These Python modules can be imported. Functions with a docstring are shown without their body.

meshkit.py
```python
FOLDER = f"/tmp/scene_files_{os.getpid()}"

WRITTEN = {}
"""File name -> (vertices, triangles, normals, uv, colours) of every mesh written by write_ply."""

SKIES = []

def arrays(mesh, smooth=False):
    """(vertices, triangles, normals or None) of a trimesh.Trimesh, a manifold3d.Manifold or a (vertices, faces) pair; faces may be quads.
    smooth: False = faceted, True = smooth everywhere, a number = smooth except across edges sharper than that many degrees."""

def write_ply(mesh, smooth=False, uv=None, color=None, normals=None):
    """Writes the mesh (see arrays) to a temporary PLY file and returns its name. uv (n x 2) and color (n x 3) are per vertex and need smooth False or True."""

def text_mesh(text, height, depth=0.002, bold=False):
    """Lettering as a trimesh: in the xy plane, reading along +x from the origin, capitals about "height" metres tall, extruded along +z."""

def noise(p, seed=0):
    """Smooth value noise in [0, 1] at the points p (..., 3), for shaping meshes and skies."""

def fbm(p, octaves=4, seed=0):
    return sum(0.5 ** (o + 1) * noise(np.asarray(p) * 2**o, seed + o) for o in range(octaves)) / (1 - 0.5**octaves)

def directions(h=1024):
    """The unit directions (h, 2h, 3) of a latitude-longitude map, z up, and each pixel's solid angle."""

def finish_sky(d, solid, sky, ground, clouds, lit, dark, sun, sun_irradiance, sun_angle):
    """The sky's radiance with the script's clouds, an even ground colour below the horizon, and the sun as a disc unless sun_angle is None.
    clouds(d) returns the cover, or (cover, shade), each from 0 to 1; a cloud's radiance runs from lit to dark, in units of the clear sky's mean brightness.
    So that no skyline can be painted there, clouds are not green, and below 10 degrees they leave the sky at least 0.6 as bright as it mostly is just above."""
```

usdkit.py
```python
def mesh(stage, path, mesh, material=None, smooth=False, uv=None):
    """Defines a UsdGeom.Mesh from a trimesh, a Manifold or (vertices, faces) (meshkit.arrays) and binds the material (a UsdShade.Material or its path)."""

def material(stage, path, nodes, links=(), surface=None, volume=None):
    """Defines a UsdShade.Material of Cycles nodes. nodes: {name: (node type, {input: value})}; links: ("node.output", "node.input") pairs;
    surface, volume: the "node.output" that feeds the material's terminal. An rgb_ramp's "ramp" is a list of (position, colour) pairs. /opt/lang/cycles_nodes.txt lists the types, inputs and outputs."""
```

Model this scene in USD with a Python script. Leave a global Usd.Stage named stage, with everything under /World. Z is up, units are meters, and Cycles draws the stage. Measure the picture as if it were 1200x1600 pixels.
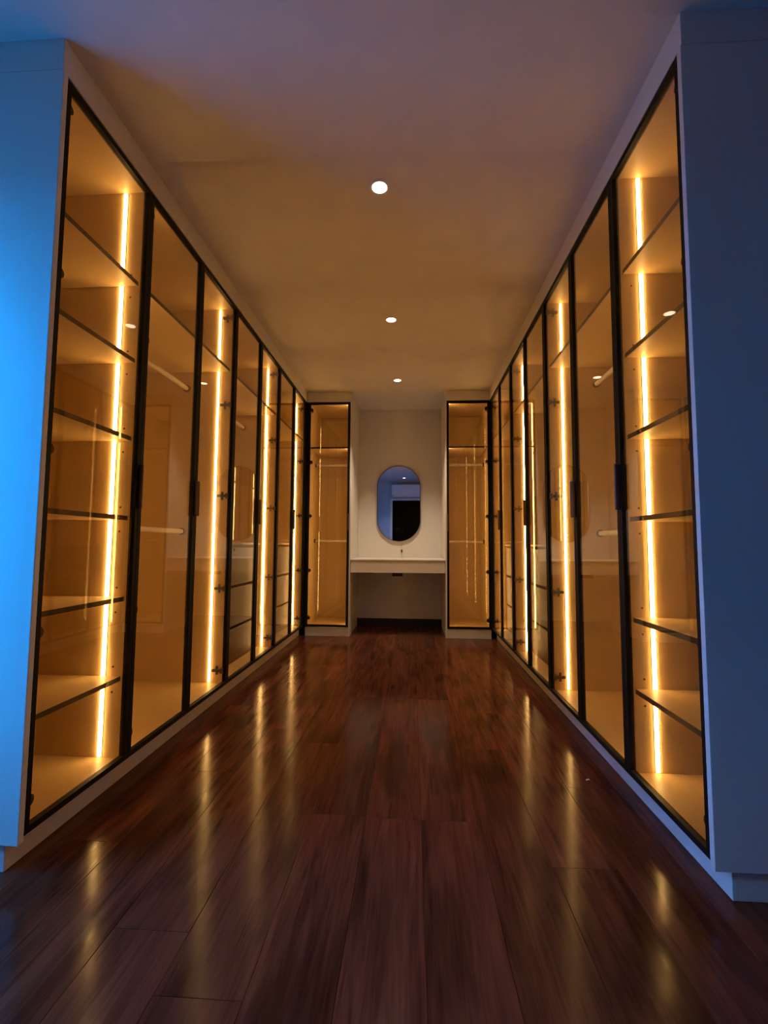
import math, random
import numpy as np, trimesh
from shapely.geometry import Polygon, Point, box as sbox
from pxr import Usd, UsdGeom, UsdLux, UsdShade, Sdf, Gf
import usdkit

stage = Usd.Stage.CreateInMemory()
UsdGeom.SetStageUpAxis(stage, 'Z'); UsdGeom.SetStageMetersPerUnit(stage, 1.0)
UsdGeom.Xform.Define(stage, '/World'); UsdGeom.Scope.Define(stage, '/World/Looks')
random.seed(7)

# ------------------------------------------------------------------ camera
EYE = 0.965                                   # eye height above the floor
F_PX, PITCH, YAW, ROLL = 716.35, .0707, -.0605, .0063
cp, sp, cy, sy, cr, sr = math.cos(PITCH), math.sin(PITCH), math.cos(YAW), math.sin(YAW), math.cos(ROLL), math.sin(ROLL)
fwd = np.array([sy * cp, cy * cp, sp]); r0 = np.array([cy, -sy, 0]); u0 = np.cross(r0, fwd)
right, up = cr * r0 + sr * u0, cr * u0 - sr * r0
cam = UsdGeom.Camera.Define(stage, '/World/camera')
cam.CreateHorizontalApertureAttr(36.0); cam.CreateFocalLengthAttr(36.0 * F_PX / 1200)
cam.CreateClippingRangeAttr(Gf.Vec2f(.02, 500)); cam.CreateExposureAttr(0.0)
m4 = np.eye(4); m4[0, :3], m4[1, :3], m4[2, :3], m4[3, :3] = right, up, -fwd, (0, 0, EYE)
cam.AddTransformOp().Set(Gf.Matrix4d(*m4.ravel().tolist()))

# ------------------------------------------------------------------ light: the dusk sky outside the window
SKY = 8.2
sky = UsdLux.DomeLight.Define(stage, '/World/dusk_sky')
sky.CreateColorAttr(Gf.Vec3f(.006, .29, 1.0)); sky.CreateIntensityAttr(SKY)
LED_COLOR, LED = (1.0, .64, .25), 36.0
LAMP_COLOR, LAMP, SPOT = (1.0, .80, .58), 6.0, (1.1, 1.1, 7.0, 2.0)    # SPOT: candela-like power of the beam below each downlight
GLASS = (.76, .645, .47)                       # tint of one bronze pane

# ------------------------------------------------------------------ measures
A, B = 1.141, .827                            # door faces of the left row (x = -A) and of the right row (x = B)
YL, WL, YR, WR = 1.348, .498, 1.381, .4955    # first door edge and door width of each row
YF = 4.85                                     # door faces of the end wall
CEIL = 2.62
ZB, ZT = .099, 2.502                          # door bottom and top
YBACK = 5.55
XWL, XWR = -A - .62, B + .62
XWIN, XROOM, YREAR = -1.95, 3.6, -1.05     # the front room is wider than the closet

# ------------------------------------------------------------------ materials
def mat(name, nodes, links=(), surface='p.BSDF'):
    return usdkit.material(stage, '/World/Looks/' + name, nodes, links, surface)
def plain(name, color, rough=.5, metal=0, spec=.5):
    return mat(name, {'p': ('principled_bsdf', dict(base_color=color, roughness=rough, metallic=metal, specular_ior_level=spec))})
def laminate(name, c, rough=.42, amp=.04, stretch=(30, 30, 2)):
    c = np.array(c)
    return mat(name, {'g': ('geometry', {}), 'm': ('mapping', dict(scale=stretch)), 'n': ('noise_texture', dict(scale=6.0, detail=4.0)),
        'r': ('rgb_ramp', dict(ramp=[(.3, tuple(c * (1 - amp))), (.7, tuple(c * (1 + amp)))])), 'p': ('principled_bsdf', dict(roughness=rough, specular_ior_level=.35))},
        [('g.position', 'm.vector'), ('m.vector', 'n.vector'), ('n.fac', 'r.fac'), ('r.color', 'p.base_color')])
M = {}
M['panel'] = laminate('cream_laminate', (.70, .66, .60), .42, .012)
M['interior'] = laminate('linen_laminate', (.64, .47, .25), .45)
M['paint'] = laminate('wall_paint', (.46, .44, .44), .8, .02, (3, 3, 3))
M['ceiling'] = laminate('ceiling_paint', (.72, .67, .63), .85, .03, (1.2, 1.2, 1.2))
M['black'] = plain('black_aluminium', (.006, .0055, .005), .55, 0, .2)
M['bronze'] = plain('dark_bronze', (.11, .055, .038), .42, .1)
M['taupe'] = laminate('taupe_laminate', (.13, .078, .052), .45)
M['edge'] = plain('brown_edge_band', (.075, .052, .040), .5)
M['steel'] = plain('hinge_steel', (.06, .05, .042), .45, .3)
M['chrome'] = plain('satin_rail', (.60, .54, .46), .5, 0)
M['darkhole'] = plain('dark_hole', (.02, .015, .01), .8)
M['white'] = plain('white_plastic', (.75, .74, .72), .4)
M['dark'] = plain('black_plastic', (.012, .012, .014), .4)
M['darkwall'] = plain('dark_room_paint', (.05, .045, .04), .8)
M['skirting'] = plain('black_skirting', (.02, .013, .010), .5)
M['paper'] = plain('paper', (.85, .8, .75), .8)
M['cord'] = plain('cord', (.55, .50, .42), .5)
M['soil'] = plain('outside_ground', (.24, .24, .23), .9)
M['led'] = mat('led_diffuser', {'e': ('emission', dict(color=LED_COLOR, strength=LED))}, surface='e.emission')
M['lamp'] = mat('downlight_lens', {'e': ('emission', dict(color=LAMP_COLOR, strength=LAMP))}, surface='e.emission')
M['mirror'] = mat('mirror_silver', {'p': ('glossy_bsdf', dict(color=(.82, .85, .88), roughness=.0))}, surface='p.BSDF')
s_ = tuple(math.sqrt(x) for x in GLASS)
M['glass'] = mat('bronze_glass', {'w': ('geometry', {}), 'k': ('map_range', dict(to_min=1.5, to_max=1 / 1.5)), 'f': ('fresnel', {}), 't': ('transparent_bsdf', dict(color=s_)), 'g': ('glossy_bsdf', dict(color=(1, 1, 1), roughness=0.0)), 'x': ('mix_closure', {})},
    [('w.backfacing', 'k.value'), ('k.result', 'f.IOR'), ('f.fac', 'x.fac'), ('t.BSDF', 'x.closure1'), ('g.BSDF', 'x.closure2')], 'x.closure')
M['pane'] = mat('clear_pane', {'w': ('geometry', {}), 'k': ('map_range', dict(to_min=1.5, to_max=1 / 1.5)), 'f': ('fresnel', {}), 't': ('transparent_bsdf', dict(color=(.97, .98, .98))), 'g': ('glossy_bsdf', dict(color=(1, 1, 1), roughness=0.0)), 'x': ('mix_closure', {})},
    [('w.backfacing', 'k.value'), ('k.result', 'f.IOR'), ('f.fac', 'x.fac'), ('t.BSDF', 'x.closure1'), ('g.BSDF', 'x.closure2')], 'x.closure')
def wood(name, lo, mid, hi, rough):
    return mat(name, {
        'g': ('geometry', {}), 'o': ('object_info', {}), 's': ('vector_math', dict(math_type='scale', vector1=(7.3, 31.7, 3.1))),
        'a': ('vector_math', dict(math_type='add')), 'm': ('mapping', dict(scale=(26, 1.6, 1))), 'n': ('noise_texture', dict(scale=1.6, detail=7.0, roughness=.62, distortion=.9)),
        'm2': ('mapping', dict(scale=(170, 5, 1))), 'n2': ('noise_texture', dict(scale=1.5, detail=3.0, roughness=.6)),
        'm3': ('mapping', dict(scale=(9, 2.6, 1))), 'n3': ('noise_texture', dict(scale=.9, detail=2.0, distortion=.4)),
        'r': ('rgb_ramp', dict(ramp=[(.25, lo), (.50, mid), (.80, hi)])),
        'r2': ('rgb_ramp', dict(ramp=[(.30, (.72, .70, .70)), (.60, (1, 1, 1))])),
        'r3': ('rgb_ramp', dict(ramp=[(.34, (.50, .47, .47)), (.5, (1, 1, 1)), (.72, (1.3, 1.22, 1.15))])),
        'mk': ('mapping', dict(scale=(4.2, 1.25, 0))), 'v': ('voronoi_texture', dict(scale=1.0, randomness=1.0)), 'rk': ('rgb_ramp', dict(ramp=[(.0, (.22, .2, .2)), (.035, (.3, .28, .28)), (.075, (1, 1, 1))])), 'xk': ('mix', dict(mix_type='multiply', fac=1.0)), 'x': ('mix', dict(mix_type='multiply', fac=.8)), 'x3': ('mix', dict(mix_type='multiply', fac=.9)),
        'b': ('bump', dict(strength=.02, distance=.001)),
        'rr': ('map_range', dict(from_min=.3, from_max=.7, to_min=rough - .04, to_max=rough + .05)),
        'p': ('principled_bsdf', dict(specular_ior_level=.15))},
        [('o.random', 's.scale'), ('g.position', 'a.vector1'), ('s.vector', 'a.vector2'),
         ('a.vector', 'm.vector'), ('m.vector', 'n.vector'), ('a.vector', 'm2.vector'), ('m2.vector', 'n2.vector'), ('a.vector', 'm3.vector'), ('m3.vector', 'n3.vector'),
         ('n.fac', 'r.fac'), ('n2.fac', 'r2.fac'), ('n3.fac', 'r3.fac'), ('r.color', 'x.color1'), ('r2.color', 'x.color2'), ('x.color', 'x3.color1'), ('r3.color', 'x3.color2'),
         ('a.vector', 'mk.vector'), ('mk.vector', 'v.vector'), ('v.distance', 'rk.fac'), ('x3.color', 'xk.color1'), ('rk.color', 'xk.color2'), ('xk.color', 'p.base_color'), ('n.fac', 'rr.value'), ('rr.result', 'p.roughness'), ('n2.fac', 'b.height'), ('b.normal', 'p.normal')])
PLANKS = [wood('walnut_%d' % k, tuple(np.array((.055, .014, .008)) * t), tuple(np.array((.115, .032, .016)) * t), tuple(np.array((.165, .050, .025)) * t), .15) for k, t in enumerate((.80, .92, 1.0, 1.1))]

# ------------------------------------------------------------------ helpers
used = {}
def numbered(path):
    n = used[path] = used.get(path, -1) + 1
    return path if n == 0 else '%s_%03d' % (path, n)
base = {}
def obj(name, mesh, m, parent=None):
    """ONE mesh prim, given in world coordinates, under parent or under /World"""
    pp = '/World' if parent is None else str(parent.GetPath())
    path = numbered(pp + '/' + name)
    org = base.get(pp)
    mesh = mesh.copy()
    if org is not None:
        mesh.apply_translation(-np.array(org))
    p = usdkit.mesh(stage, path, mesh, M[m] if isinstance(m, str) else m, smooth=35).GetPrim()
    if org is not None:
        base[path] = org
    return p
def tag(p, label=None, cat=None, group=None, kind=None):
    for k, v in (('label', label), ('category', cat), ('group', group), ('kind', kind)):
        if v: p.SetCustomDataByKey(k, v)
    return p
def thing(name, loc, label, cat, group=None):
    path = numbered('/World/' + name)
    x = UsdGeom.Xform.Define(stage, path); x.AddTranslateOp().Set(Gf.Vec3d(*map(float, loc)))
    base[path] = tuple(loc)
    return tag(x.GetPrim(), label, cat, group)
def struct(name, mesh, m, parent=None):
    p = obj(name, mesh, m, parent)
    if parent is None: p.SetCustomDataByKey('kind', 'structure')
    return p
def cbox(lo, hi, c=.0012):
    """box with chamfered edges"""
    lo, hi = np.minimum(lo, hi).astype(float), np.maximum(lo, hi).astype(float)
    c = min(c, .3 * (hi - lo).min()); pts = []
    for s in np.ndindex(2, 2, 2):
        p = np.where(s, hi, lo); q = np.where(s, -c, c)
        for k in range(3):
            v = p + q; v[k] = p[k]; pts.append(v)
    return trimesh.convex.convex_hull(np.array(pts))
def rbox(lo, hi):
    lo, hi = np.minimum(lo, hi).astype(float), np.maximum(lo, hi).astype(float)
    m = trimesh.creation.box(hi - lo); m.apply_translation((lo + hi) / 2); return m
def cyl(p, q, r, n=20):
    return trimesh.creation.cylinder(radius=r, segment=[p, q], sections=n)
def cat(*ms): return trimesh.util.concatenate(list(ms))
def tf(mesh, F):
    """(u, d, z) -> world for a row's frame F = (origin, u axis, d axis)"""
    o, ua, da = F
    T = np.eye(4); T[:3, 0], T[:3, 1], T[:3, 2], T[:3, 3] = ua, da, (0, 0, 1), o
    mesh = mesh.copy(); mesh.apply_transform(T)
    return mesh
def uz_poly(poly, d0, d1):
    """polygon in (u, z) extruded along d from d0 to d1"""
    m = trimesh.creation.extrude_polygon(poly, d1 - d0, engine='earcut')
    v = m.vertices.copy(); m.vertices = np.c_[v[:, 0], d0 + v[:, 2], v[:, 1]]
    m.fix_normals(); return m
LEFT = ((-A, 0, 0), (0, 1, 0), (-1, 0, 0))
RIGHT = ((B, 0, 0), (0, 1, 0), (1, 0, 0))
END = ((0, YF, 0), (1, 0, 0), (0, 1, 0))

# ------------------------------------------------------------------ the room
floor = struct('floor', rbox((XWIN - .1, YREAR - 1.6, -.12), (XROOM + .1, YBACK + .1, -.009)), 'skirting')
PW, PL = .195, 1.26
for i in range(-13, 21):
    x0 = -.16 + i * PW
    off = {-1: .37, 0: .36, 1: .36 + .0, -2: .95}.get(i, (i * .47) % PL)
    if x0 + PW < XWIN or x0 > XROOM: continue
    y = YREAR - 1.4 + off - PL
    while y < YBACK:
        a0, a1 = max(y, YREAR - .1), min(y + PL, YBACK)
        b0, b1 = max(x0, XWIN), min(x0 + PW, XROOM)
        if (b0 > XWR or b1 < XWL) and a0 > 1.45: break
        if a1 - a0 > .02 and b1 - b0 > .02:
            obj('plank', cbox((b0 + .0003, a0 + .0003, -.0088), (b1 - .0003, a1 - .0003, 0), .0009), random.choice(PLANKS), floor)
        y += PL
struct('ceiling', rbox((XWIN - .1, YREAR - 1.6, CEIL), (XROOM + .1, YBACK + .1, CEIL + .12)), 'ceiling')
# the wall with the window, left of the camera, and its pier beside the left row
WY0, WY1, WZ0, WZ1 = .52, 1.29, .42, 2.18
hole = sbox(YREAR - .1, 0, YBACK + .1, CEIL).difference(sbox(WY0, WZ0, WY1, WZ1))
front = sbox(YREAR - .1, 0, 1.34, CEIL).difference(sbox(WY0, WZ0, WY1, WZ1))
def yz_poly(poly, x0, x1):
    m = trimesh.creation.extrude_polygon(poly, x1 - x0, engine='earcut')
    v = m.vertices.copy(); m.vertices = np.c_[x0 + v[:, 2], v[:, 0], v[:, 1]]; m.fix_normals(); return m
struct('wall_left', yz_poly(front, XWIN - .12, XWIN), 'paint')
struct('wall_left_pier', rbox((XWIN - .12, 1.34, 0), (XWL, YBACK, CEIL)), 'paint')
struct('wall_right', rbox((XROOM, YREAR - .1, 0), (XROOM + .12, 1.37, CEIL)), 'paint')
struct('wall_right_pier', rbox((XWR, 1.37, 0), (XROOM + .12, YBACK, CEIL)), 'paint')
struct('wall_far', rbox((XWIN - .12, YBACK, 0), (XWR + .12, YBACK + .12, CEIL)), 'panel')
DX0, DX1, DZ = -.51, .42, 2.13
rear = sbox(XWIN - .12, 0, XROOM + .12, CEIL).difference(sbox(DX0, 0, DX1, DZ))
m = uz_poly(rear, YREAR - .12, YREAR); struct('wall_rear', m, 'paint')
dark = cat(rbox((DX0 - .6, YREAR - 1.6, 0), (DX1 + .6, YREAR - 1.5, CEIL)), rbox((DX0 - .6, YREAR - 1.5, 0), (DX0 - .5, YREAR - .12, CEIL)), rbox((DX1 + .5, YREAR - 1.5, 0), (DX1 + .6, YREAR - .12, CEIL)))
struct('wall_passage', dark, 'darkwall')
dfr = uz_poly(sbox(DX0 - .05, 0, DX1 + .05, DZ + .05).difference(sbox(DX0, -.1, DX1, DZ)), YREAR, YREAR + .015)
struct('trim_1', dfr, 'panel')
win = struct('window_1', yz_poly(sbox(WY0, WZ0, WY1, WZ1).difference(sbox(WY0 + .05, WZ0 + .05, (WY0 + WY1) / 2 - .02, WZ1 - .05)).difference(sbox((WY0 + WY1) / 2 + .02, WZ0 + .05, WY1 - .05, WZ1 - .05)), XWIN - .09, XWIN - .03), 'white')
for s in (0, 1):
    c0, c1 = (WY0 + .05, (WY0 + WY1) / 2 - .02) if s == 0 else ((WY0 + WY1) / 2 + .02, WY1 - .05)
    obj('window_pane', rbox((XWIN - .062, c0, WZ0 + .05), (XWIN - .058, c1, WZ1 - .05)), 'pane', win)
struct('ground', rbox((-60, -40, -.6), (XWIN - .12, 40, -.5)), 'soil')
struct('baseboard_far', rbox((-.65, YBACK - .014, 0), (.355, YBACK, .085)), 'skirting')

# ------------------------------------------------------------------ doors, cabinets
HZ = (2.425, 1.85, 1.265, .685, .185)          # hinge heights
def door(parent, F, ua, ub, hinge_u, handle, ajar=0.0, face=.02):
    """framed glass door between ua and ub; hinge_u: 'a' or 'b', the edge it hangs on; handle on the other edge"""
    g = .0015
    fr = sbox(ua + g, ZB, ub - g, ZT).difference(sbox(ua + g + face, ZB + face, ub - g - face, ZT - face))
    def place(mesh, F):                         # a door that does not quite close turns about its hinge edge
        if ajar:
            mesh = mesh.copy()
            mesh.apply_transform(trimesh.transformations.rotation_matrix(ajar, (0, 0, 1), (ua if hinge_u == 'a' else ub, .022, 0)))
        return tf(mesh, F)
    d = obj('door', place(uz_poly(fr, 0, .022), F), 'black', parent)
    obj('glass_pane', place(cbox((ua + g + face - .004, .008, ZB + face - .004), (ub - g - face + .004, .012, ZT - face + .004), .0005), F), 'glass', d)
    s = 1 if hinge_u == 'a' else -1
    e = ua if s == 1 else ub
    for hz in HZ:
        cup = cyl((e + s * .031, .012, hz), (e + s * .031, .028, hz), .0175, 16)
        arm = cbox((e + s * .019, .026, hz - .008), (e + s * .034, .085, hz + .008), .002)
        plate = cbox((e + s * .018, .050, hz - .026), (e + s * .022, .064, hz + .026), .001)
        obj('hinge', place(cat(cup, arm, plate), F), 'steel', d)
    if handle:
        k = ub if s == 1 else ua
        h0, h1 = 1.108, 1.292
        bar = cbox((k - s * .003, -.019, h0), (k - s * .012, -.013, h1), .0015)
        web = cbox((k - s * .003, -.013, h0), (k - s * .006, .0, h1), .0008)
        obj('handle', place(cat(bar, web), F), 'bronze', d)
    return d
T = .018; D0, DB = .024, .60                   # carcass board thickness, front and back
CZ0, CZ1 = .09, 2.505
def carcass(parent, F, ua, ub):
    for k, (p, q) in enumerate(((ua, ua + T), (ub - T, ub))):
        obj('side_panel', tf(cbox((p + .0003, D0, CZ0), (q - .0003, DB, CZ1)), F), 'interior', parent)
    obj('top_panel', tf(cbox((ua + T, D0, CZ1 - T), (ub - T, DB, CZ1)), F), 'interior', parent)
    obj('bottom_panel', tf(cbox((ua + T, D0, CZ0), (ub - T, DB, CZ0 + T)), F), 'interior', parent)
    obj('back_panel', tf(cbox((ua + T, DB - .012, CZ0 + T), (ub - T, DB, CZ1 - T)), F), 'interior', parent)
def strip(parent, F, e, s, d=.104, w=.0062, pr=.007):
    """lit strip on the side panel face at u = e, facing s along u"""
    ch = obj('light_channel', tf(cbox((e, d - .010, CZ0 + T + .004), (e + s * .0016, d + .010, CZ1 - T - .004), .0004), F), 'chrome', parent)
    obj('led_strip', tf(rbox((e + s * .0012, d - w, CZ0 + T + .006), (e + s * pr, d + w, CZ1 - T - .006)), F), 'led', ch)
def shelf(parent, F, ua, ub, z, name='shelf'):
    p = obj(name, tf(cbox((ua + T + .0045, D0 + .0075, z - .009), (ub - T - .0045, DB - .014, z + .009)), F), 'interior', parent)
    obj('edge_band', tf(cbox((ua + T + .0045, D0 + .006, z - .009), (ub - T - .0045, D0 + .0075, z + .009), .0004), F), 'edge', p)
    return p
def rail(parent, F, ua, ub, z, d=.31):
    p = obj('hanging_rail', tf(cyl((ua + T + .004, d, z), (ub - T - .004, d, z), .0145, 20), F), 'chrome', parent)
    for e, s in ((ua + T, 1), (ub - T, -1)):
        obj('rail_socket', tf(cyl((e, d, z), (e + s * .014, d, z), .022, 20), F), 'bronze', p)
def mid(F, ua, ub):
    return tuple(tf(trimesh.Trimesh([[(ua + ub) / 2, .3, 0]] * 3, [[0, 1, 2]], process=False), F).vertices[0])
def shelving(F, ua, ub, zs, label):
    t = thing('shelving_cabinet', mid(F, ua, ub), label, 'cabinet')
    carcass(t, F, ua, ub); strip(t, F, ub - T, -1, w=.0066, pr=.0075)
    for z in zs:
        shelf(t, F, ua, ub, z)
        for dz in (-.055, .045):
            obj('peg_hole', tf(cyl((ub - T - .0007, .066, z + dz), (ub - T + .0003, .066, z + dz), .0042, 10), F), 'darkhole', t)
    door(t, F, ua, ub, 'a', True)
    return t
def wardrobe(F, ua, ub, kind, label):
    t = thing('wardrobe', mid(F, ua, ub), label, 'wardrobe')
    carcass(t, F, ua, ub); strip(t, F, ub - T, -1); strip(t, F, ua + T, 1, w=.003)
    shelf(t, F, ua, ub, 2.078, 'top_shelf')
    rail(t, F, ua, ub, 1.962)
    if kind == 'rails':
        rail(t, F, ua, ub, 1.040)
    else:
        dd, top = .145, .972
        obj('chest_top', tf(cbox((ua + T + .004, dd - .004, top - .016), (ub - T - .004, DB - .014, top)), F), 'interior', t)
        h = .294
        for k in range(3):
            z1 = top - .016 - k * h - .022; z0 = max(top - .016 - (k + 1) * h + .002, CZ0 + T + .002)
            front_ = cbox((ua + T + .005, dd, z0), (ub - T - .005, dd + .018, z1), .002)
            boxd = [cbox((ua + T + .02, dd + .018, z0 + .02), (ua + T + .034, DB - .04, z1 - .03)), cbox((ub - T - .034, dd + .018, z0 + .02), (ub - T - .02, DB - .04, z1 - .03)),
                    cbox((ua + T + .034, DB - .054, z0 + .02), (ub - T - .034, DB - .04, z1 - .03)), cbox((ua + T + .034, dd + .018, z0 + .02), (ub - T - .034, DB - .054, z0 + .03))]
            dr = obj('drawer', tf(front_, F), 'taupe', t)
            obj('drawer_edge', tf(cbox((ua + T + .006, dd + .001, z1), (ub - T - .006, dd + .017, z1 + .0012), .0003), F), 'interior', dr)
            obj('drawer_box', tf(cat(*boxd), F), 'interior', dr)
    mm = (ua + ub) / 2
    door(t, F, ua, mm, 'a', True); door(t, F, mm, ub, 'b', True)
    return t
lu = [YL + WL * k for k in range(8)]; ru = [YR + WR * k for k in range(8)]
ZS = np.array((1.106, .768, .434, .102, -.228, -.546)) + EYE
ZSR = np.array((1.115, .765, .432, .104, -.285, -.555)) + EYE
cab = {}
cab['left'] = shelving(LEFT, lu[0], lu[1], ZS, 'lit shelving cabinet with six shelves behind bronze glass, first in the left row')
cab['right'] = shelving(RIGHT, ru[0], ru[1], ZSR, 'lit shelving cabinet with six shelves behind bronze glass, first in the right row')
for F, u, sd in ((LEFT, lu, 'left'), (RIGHT, ru, 'right')):
    wardrobe(F, u[1], u[3], 'rails', 'two-door glass wardrobe with two hanging rails beside the %s shelving cabinet' % sd)
    wardrobe(F, u[3], u[5], 'drawers', 'middle two-door glass wardrobe of the %s row with drawers under its rail' % sd)
    wardrobe(F, u[5], u[7], 'drawers', 'last two-door glass wardrobe of the %s row, in the corner by the end wall' % sd)
def end_wardrobe(ua, ub, inner, label):
    t = thing('end_wardrobe', mid(END, ua, ub), label, 'wardrobe')
    carcass(t, END, ua, ub)
    e, s = (ub - T, -1) if inner == 'b' else (ua + T, 1)
    strip(t, END, e, s, .052, .0085, .0034)
    shelf(t, END, ua, ub, 1.045 + EYE, 'top_shelf')
    rail(t, END, ua, ub, .90 + EYE, .31); rail(t, END, ua, ub, .035 + EYE, .31)
    door(t, END, ua, ub, 'a' if inner == 'b' else 'b', True, math.radians(-1.5) if inner == 'b' else 0.0)
    xs = (ua, ub)
    obj('plinth', tf(cbox((min(xs), .006, 0), (max(xs), .026, CZ0)), END), 'panel', t)
    return t
end_wardrobe(-1.122, -.666, 'b', 'narrow single-door glass wardrobe on the end wall, left of the vanity')
end_wardrobe(.371, .824, 'a', 'narrow single-door glass wardrobe on the end wall, right of the vanity')

# ------------------------------------------------------------------ end panels, fascias, plinths
for F, u, yp, sd in ((LEFT, lu, 1.326, 'left'), (RIGHT, ru, 1.36, 'right')):
    p = obj('end_panel', tf(cbox((yp, -.004, .085), (u[0] - .001, .615, ZT + .006)), F), 'panel', cab[sd])
    tag(p, 'tall plain pale panel closing the near end of the cabinet')
    endy = YF + .02
    p = obj('fascia', tf(cat(cbox((yp + .0015, .0, ZT + .008), (endy, .018, CEIL - .0005)), cbox((yp + .0015, .018, ZT + .008), (yp + .0195, .615, CEIL - .0005))), F), 'panel')
    tag(p, 'long filler panel between the %s row of doors and the ceiling' % sd, 'panel')
    p = obj('plinth', tf(cat(cbox((yp + .018, .05, 0), (YF + .02, .066, .0845)), cbox((yp + .018, .066, 0), (yp + .034, .615, .0845))), F), 'panel')
    tag(p, 'long recessed plinth under the %s row of wardrobes' % sd, 'plinth')
for F, xs, sd in ((END, (-A, -.65), 'left'), (END, (.355, B), 'right')):
    p = obj('fascia', tf(cbox((xs[0] + .0005, .004, ZT + .008), (xs[1], .022, CEIL - .0005)), F), 'panel')
    tag(p, 'short filler panel above the narrow wardrobe %s of the vanity' % sd, 'panel')
# side boards of the niche
for x0, x1, sd in ((-.666, -.650, 'left'), (.355, .371, 'right')):
    p = obj('niche_panel', cbox((x0 + .0005, YF + .002, 0), (x1, YBACK - .0005, ZT + .006)), 'panel')
    tag(p, 'tall side board of the vanity niche, on its %s' % sd, 'panel')
    tag(obj('niche_panel', cbox((x0 + .0005, YF + .0225, ZT + .0085), (x1, YBACK - .0005, CEIL - .0005)), 'panel'), 'short board closing the top of the niche up to the ceiling, on its %s' % sd, 'panel')

# ------------------------------------------------------------------ vanity
X0, X1 = -.6495, .3545
v = thing('vanity_table', (-.1475, 5.2, 0), 'pale built-in vanity table with a plain drawer front in the niche', 'table')
obj('countertop', cbox((X0, 4.868, .792), (X1, YBACK - .0005, .808), .002), 'panel', v)
obj('drawer_front', cbox((X0 + .002, 4.874, .665), (X1 - .002, 4.892, .788), .0015), 'panel', v)
obj('drawer_box', cat(cbox((X0 + .02, 4.892, .68), (X0 + .034, 5.35, .775)), cbox((X1 - .034, 4.892, .68), (X1 - .02, 5.35, .775)), cbox((X0 + .034, 5.336, .68), (X1 - .034, 5.35, .775)), cbox((X0 + .034, 4.892, .68), (X1 - .034, 5.336, .69))), 'interior', v)
tag(obj('bracket', cbox((-.205, 4.90, .628), (-.095, 4.97, .6795), .002), 'dark', v), 'small black box under the drawer')
def pill(w, h): return Point(0, -(h - w) / 2).buffer(w / 2, 32).union(Point(0, (h - w) / 2).buffer(w / 2, 32)).convex_hull
MX, MZ, MW, MH = -.157, 1.461, .526, .918
mi = thing('mirror', (MX, YBACK - .02, MZ - MH / 2), 'pill-shaped wall mirror with a thin dark rim above the vanity', 'mirror')
def place(m): m = m.copy(); m.apply_translation((MX, 0, MZ)); return m
obj('backing', place(uz_poly(pill(MW - .012, MH - .012), YBACK - .026, YBACK - .0005)), 'dark', mi)
obj('rim', place(uz_poly(pill(MW, MH).difference(pill(MW - .012, MH - .012)), YBACK - .034, YBACK - .008)), 'bronze', mi)
obj('mirror_glass', place(uz_poly(pill(MW - .012, MH - .012), YBACK - .031, YBACK - .026)), 'mirror', mi)
cd = thing('power_cord', (-.123, YBACK - .006, .808), 'thin pale cord with a small dark switch hanging below the mirror', 'cord')
obj('cord', cyl((-.120, YBACK - .006, .8085), (-.120, YBACK - .006, 1.02), .0035, 10), 'cord', cd)
obj('cord_switch', cbox((-.129, YBACK - .018, .872), (-.111, YBACK - .0008, .905), .004), 'bronze', cd)

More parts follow.
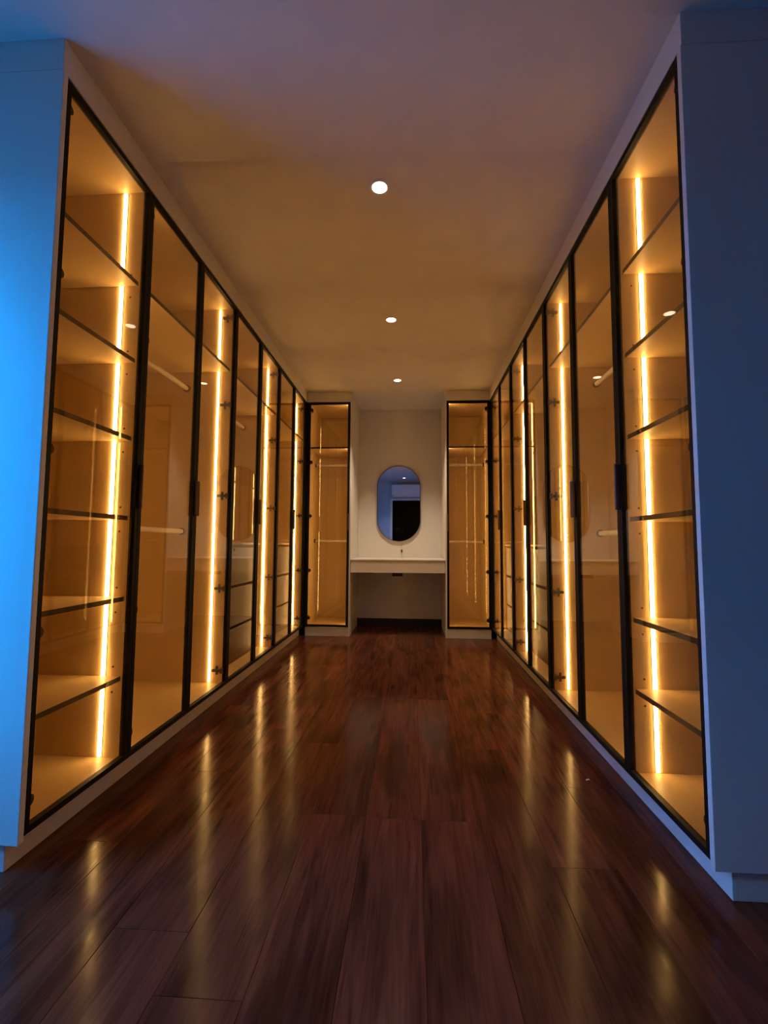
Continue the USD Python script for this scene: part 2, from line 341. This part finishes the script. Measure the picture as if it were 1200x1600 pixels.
# ------------------------------------------------------------------ downlights
def lathe(prof, n=40):
    return trimesh.creation.revolve(np.array(prof), sections=n)
for (x, y), lb, power in zip(((-.152, 2.01), (-.154, 3.268), (-.146, 4.52), (-.19, -.30)),
        ('nearest of the three round ceiling downlights in view', 'middle one of the three round ceiling downlights', 'farthest round ceiling downlight, close to the end wall', 'round ceiling downlight behind the camera, seen in the mirror'), SPOT):
    t = thing('downlight', (x, y, CEIL), lb, 'ceiling light')
    ring = lathe([(.036, 0), (.036, -.004), (.041, -.0055), (.045, -.003), (.046, 0), (.036, 0)]); ring.fix_normals(); ring.apply_translation((x, y, CEIL - .0003))
    obj('trim_ring', ring, 'white', t)
    obj('lens', cyl((x, y, CEIL - .0035), (x, y, CEIL - .0006), .0355, 36), 'lamp', t)
    sl = UsdLux.SphereLight.Define(stage, str(t.GetPath()) + '/beam')
    sl.AddTranslateOp().Set(Gf.Vec3d(0, 0, -.038)); sl.CreateRadiusAttr(.033); sl.CreateColorAttr(Gf.Vec3f(*LAMP_COLOR)); sl.CreateIntensityAttr(power / (math.pi * .033 ** 2))
    sh = UsdLux.ShapingAPI.Apply(sl.GetPrim()); sh.CreateShapingConeAngleAttr(50.0); sh.CreateShapingConeSoftnessAttr(.7)

# ------------------------------------------------------------------ small things
sc = trimesh.convex.convex_hull(np.array([(.718, 2.008, .0004), (.737, 2.016, .0004), (.731, 2.024, .0004), (.722, 2.018, .0004), (.727, 2.013, .0035), (.733, 2.019, .003)]))
tag(obj('paper_scrap', sc, 'paper'), 'tiny white paper scrap lying on the dark floor near the right row', 'scrap')
ac = thing('air_conditioner', (-.05, YREAR + .1, 2.2), 'white wall air conditioner above the dark doorway, reflected in the mirror', 'air conditioner')
prof = Polygon([(0, 2.20), (.15, 2.20), (.21, 2.26), (.215, 2.50), (.20, 2.53), (0, 2.53)])
mm_ = yz_poly(Polygon([(YREAR + a_, z_) for a_, z_ in prof.exterior.coords]), -.52, .40); obj('body', mm_, 'white', ac)
obj('louvre', cbox((-.46, YREAR + .158, 2.204), (.34, YREAR + .206, 2.252), .004), 'white', ac)
cb = thing('black_box', (-.35, YREAR - 1.45, 1.35), 'small black wall box in the dark passage seen in the mirror', 'box')
obj('body', cbox((-.50, YREAR - 1.4995, 1.33), (-.22, YREAR - 1.42, 1.46), .006), 'dark', cb)
obj('display', rbox((-.47, YREAR - 1.42, 1.435), (-.38, YREAR - 1.418, 1.448)), 'white', cb)
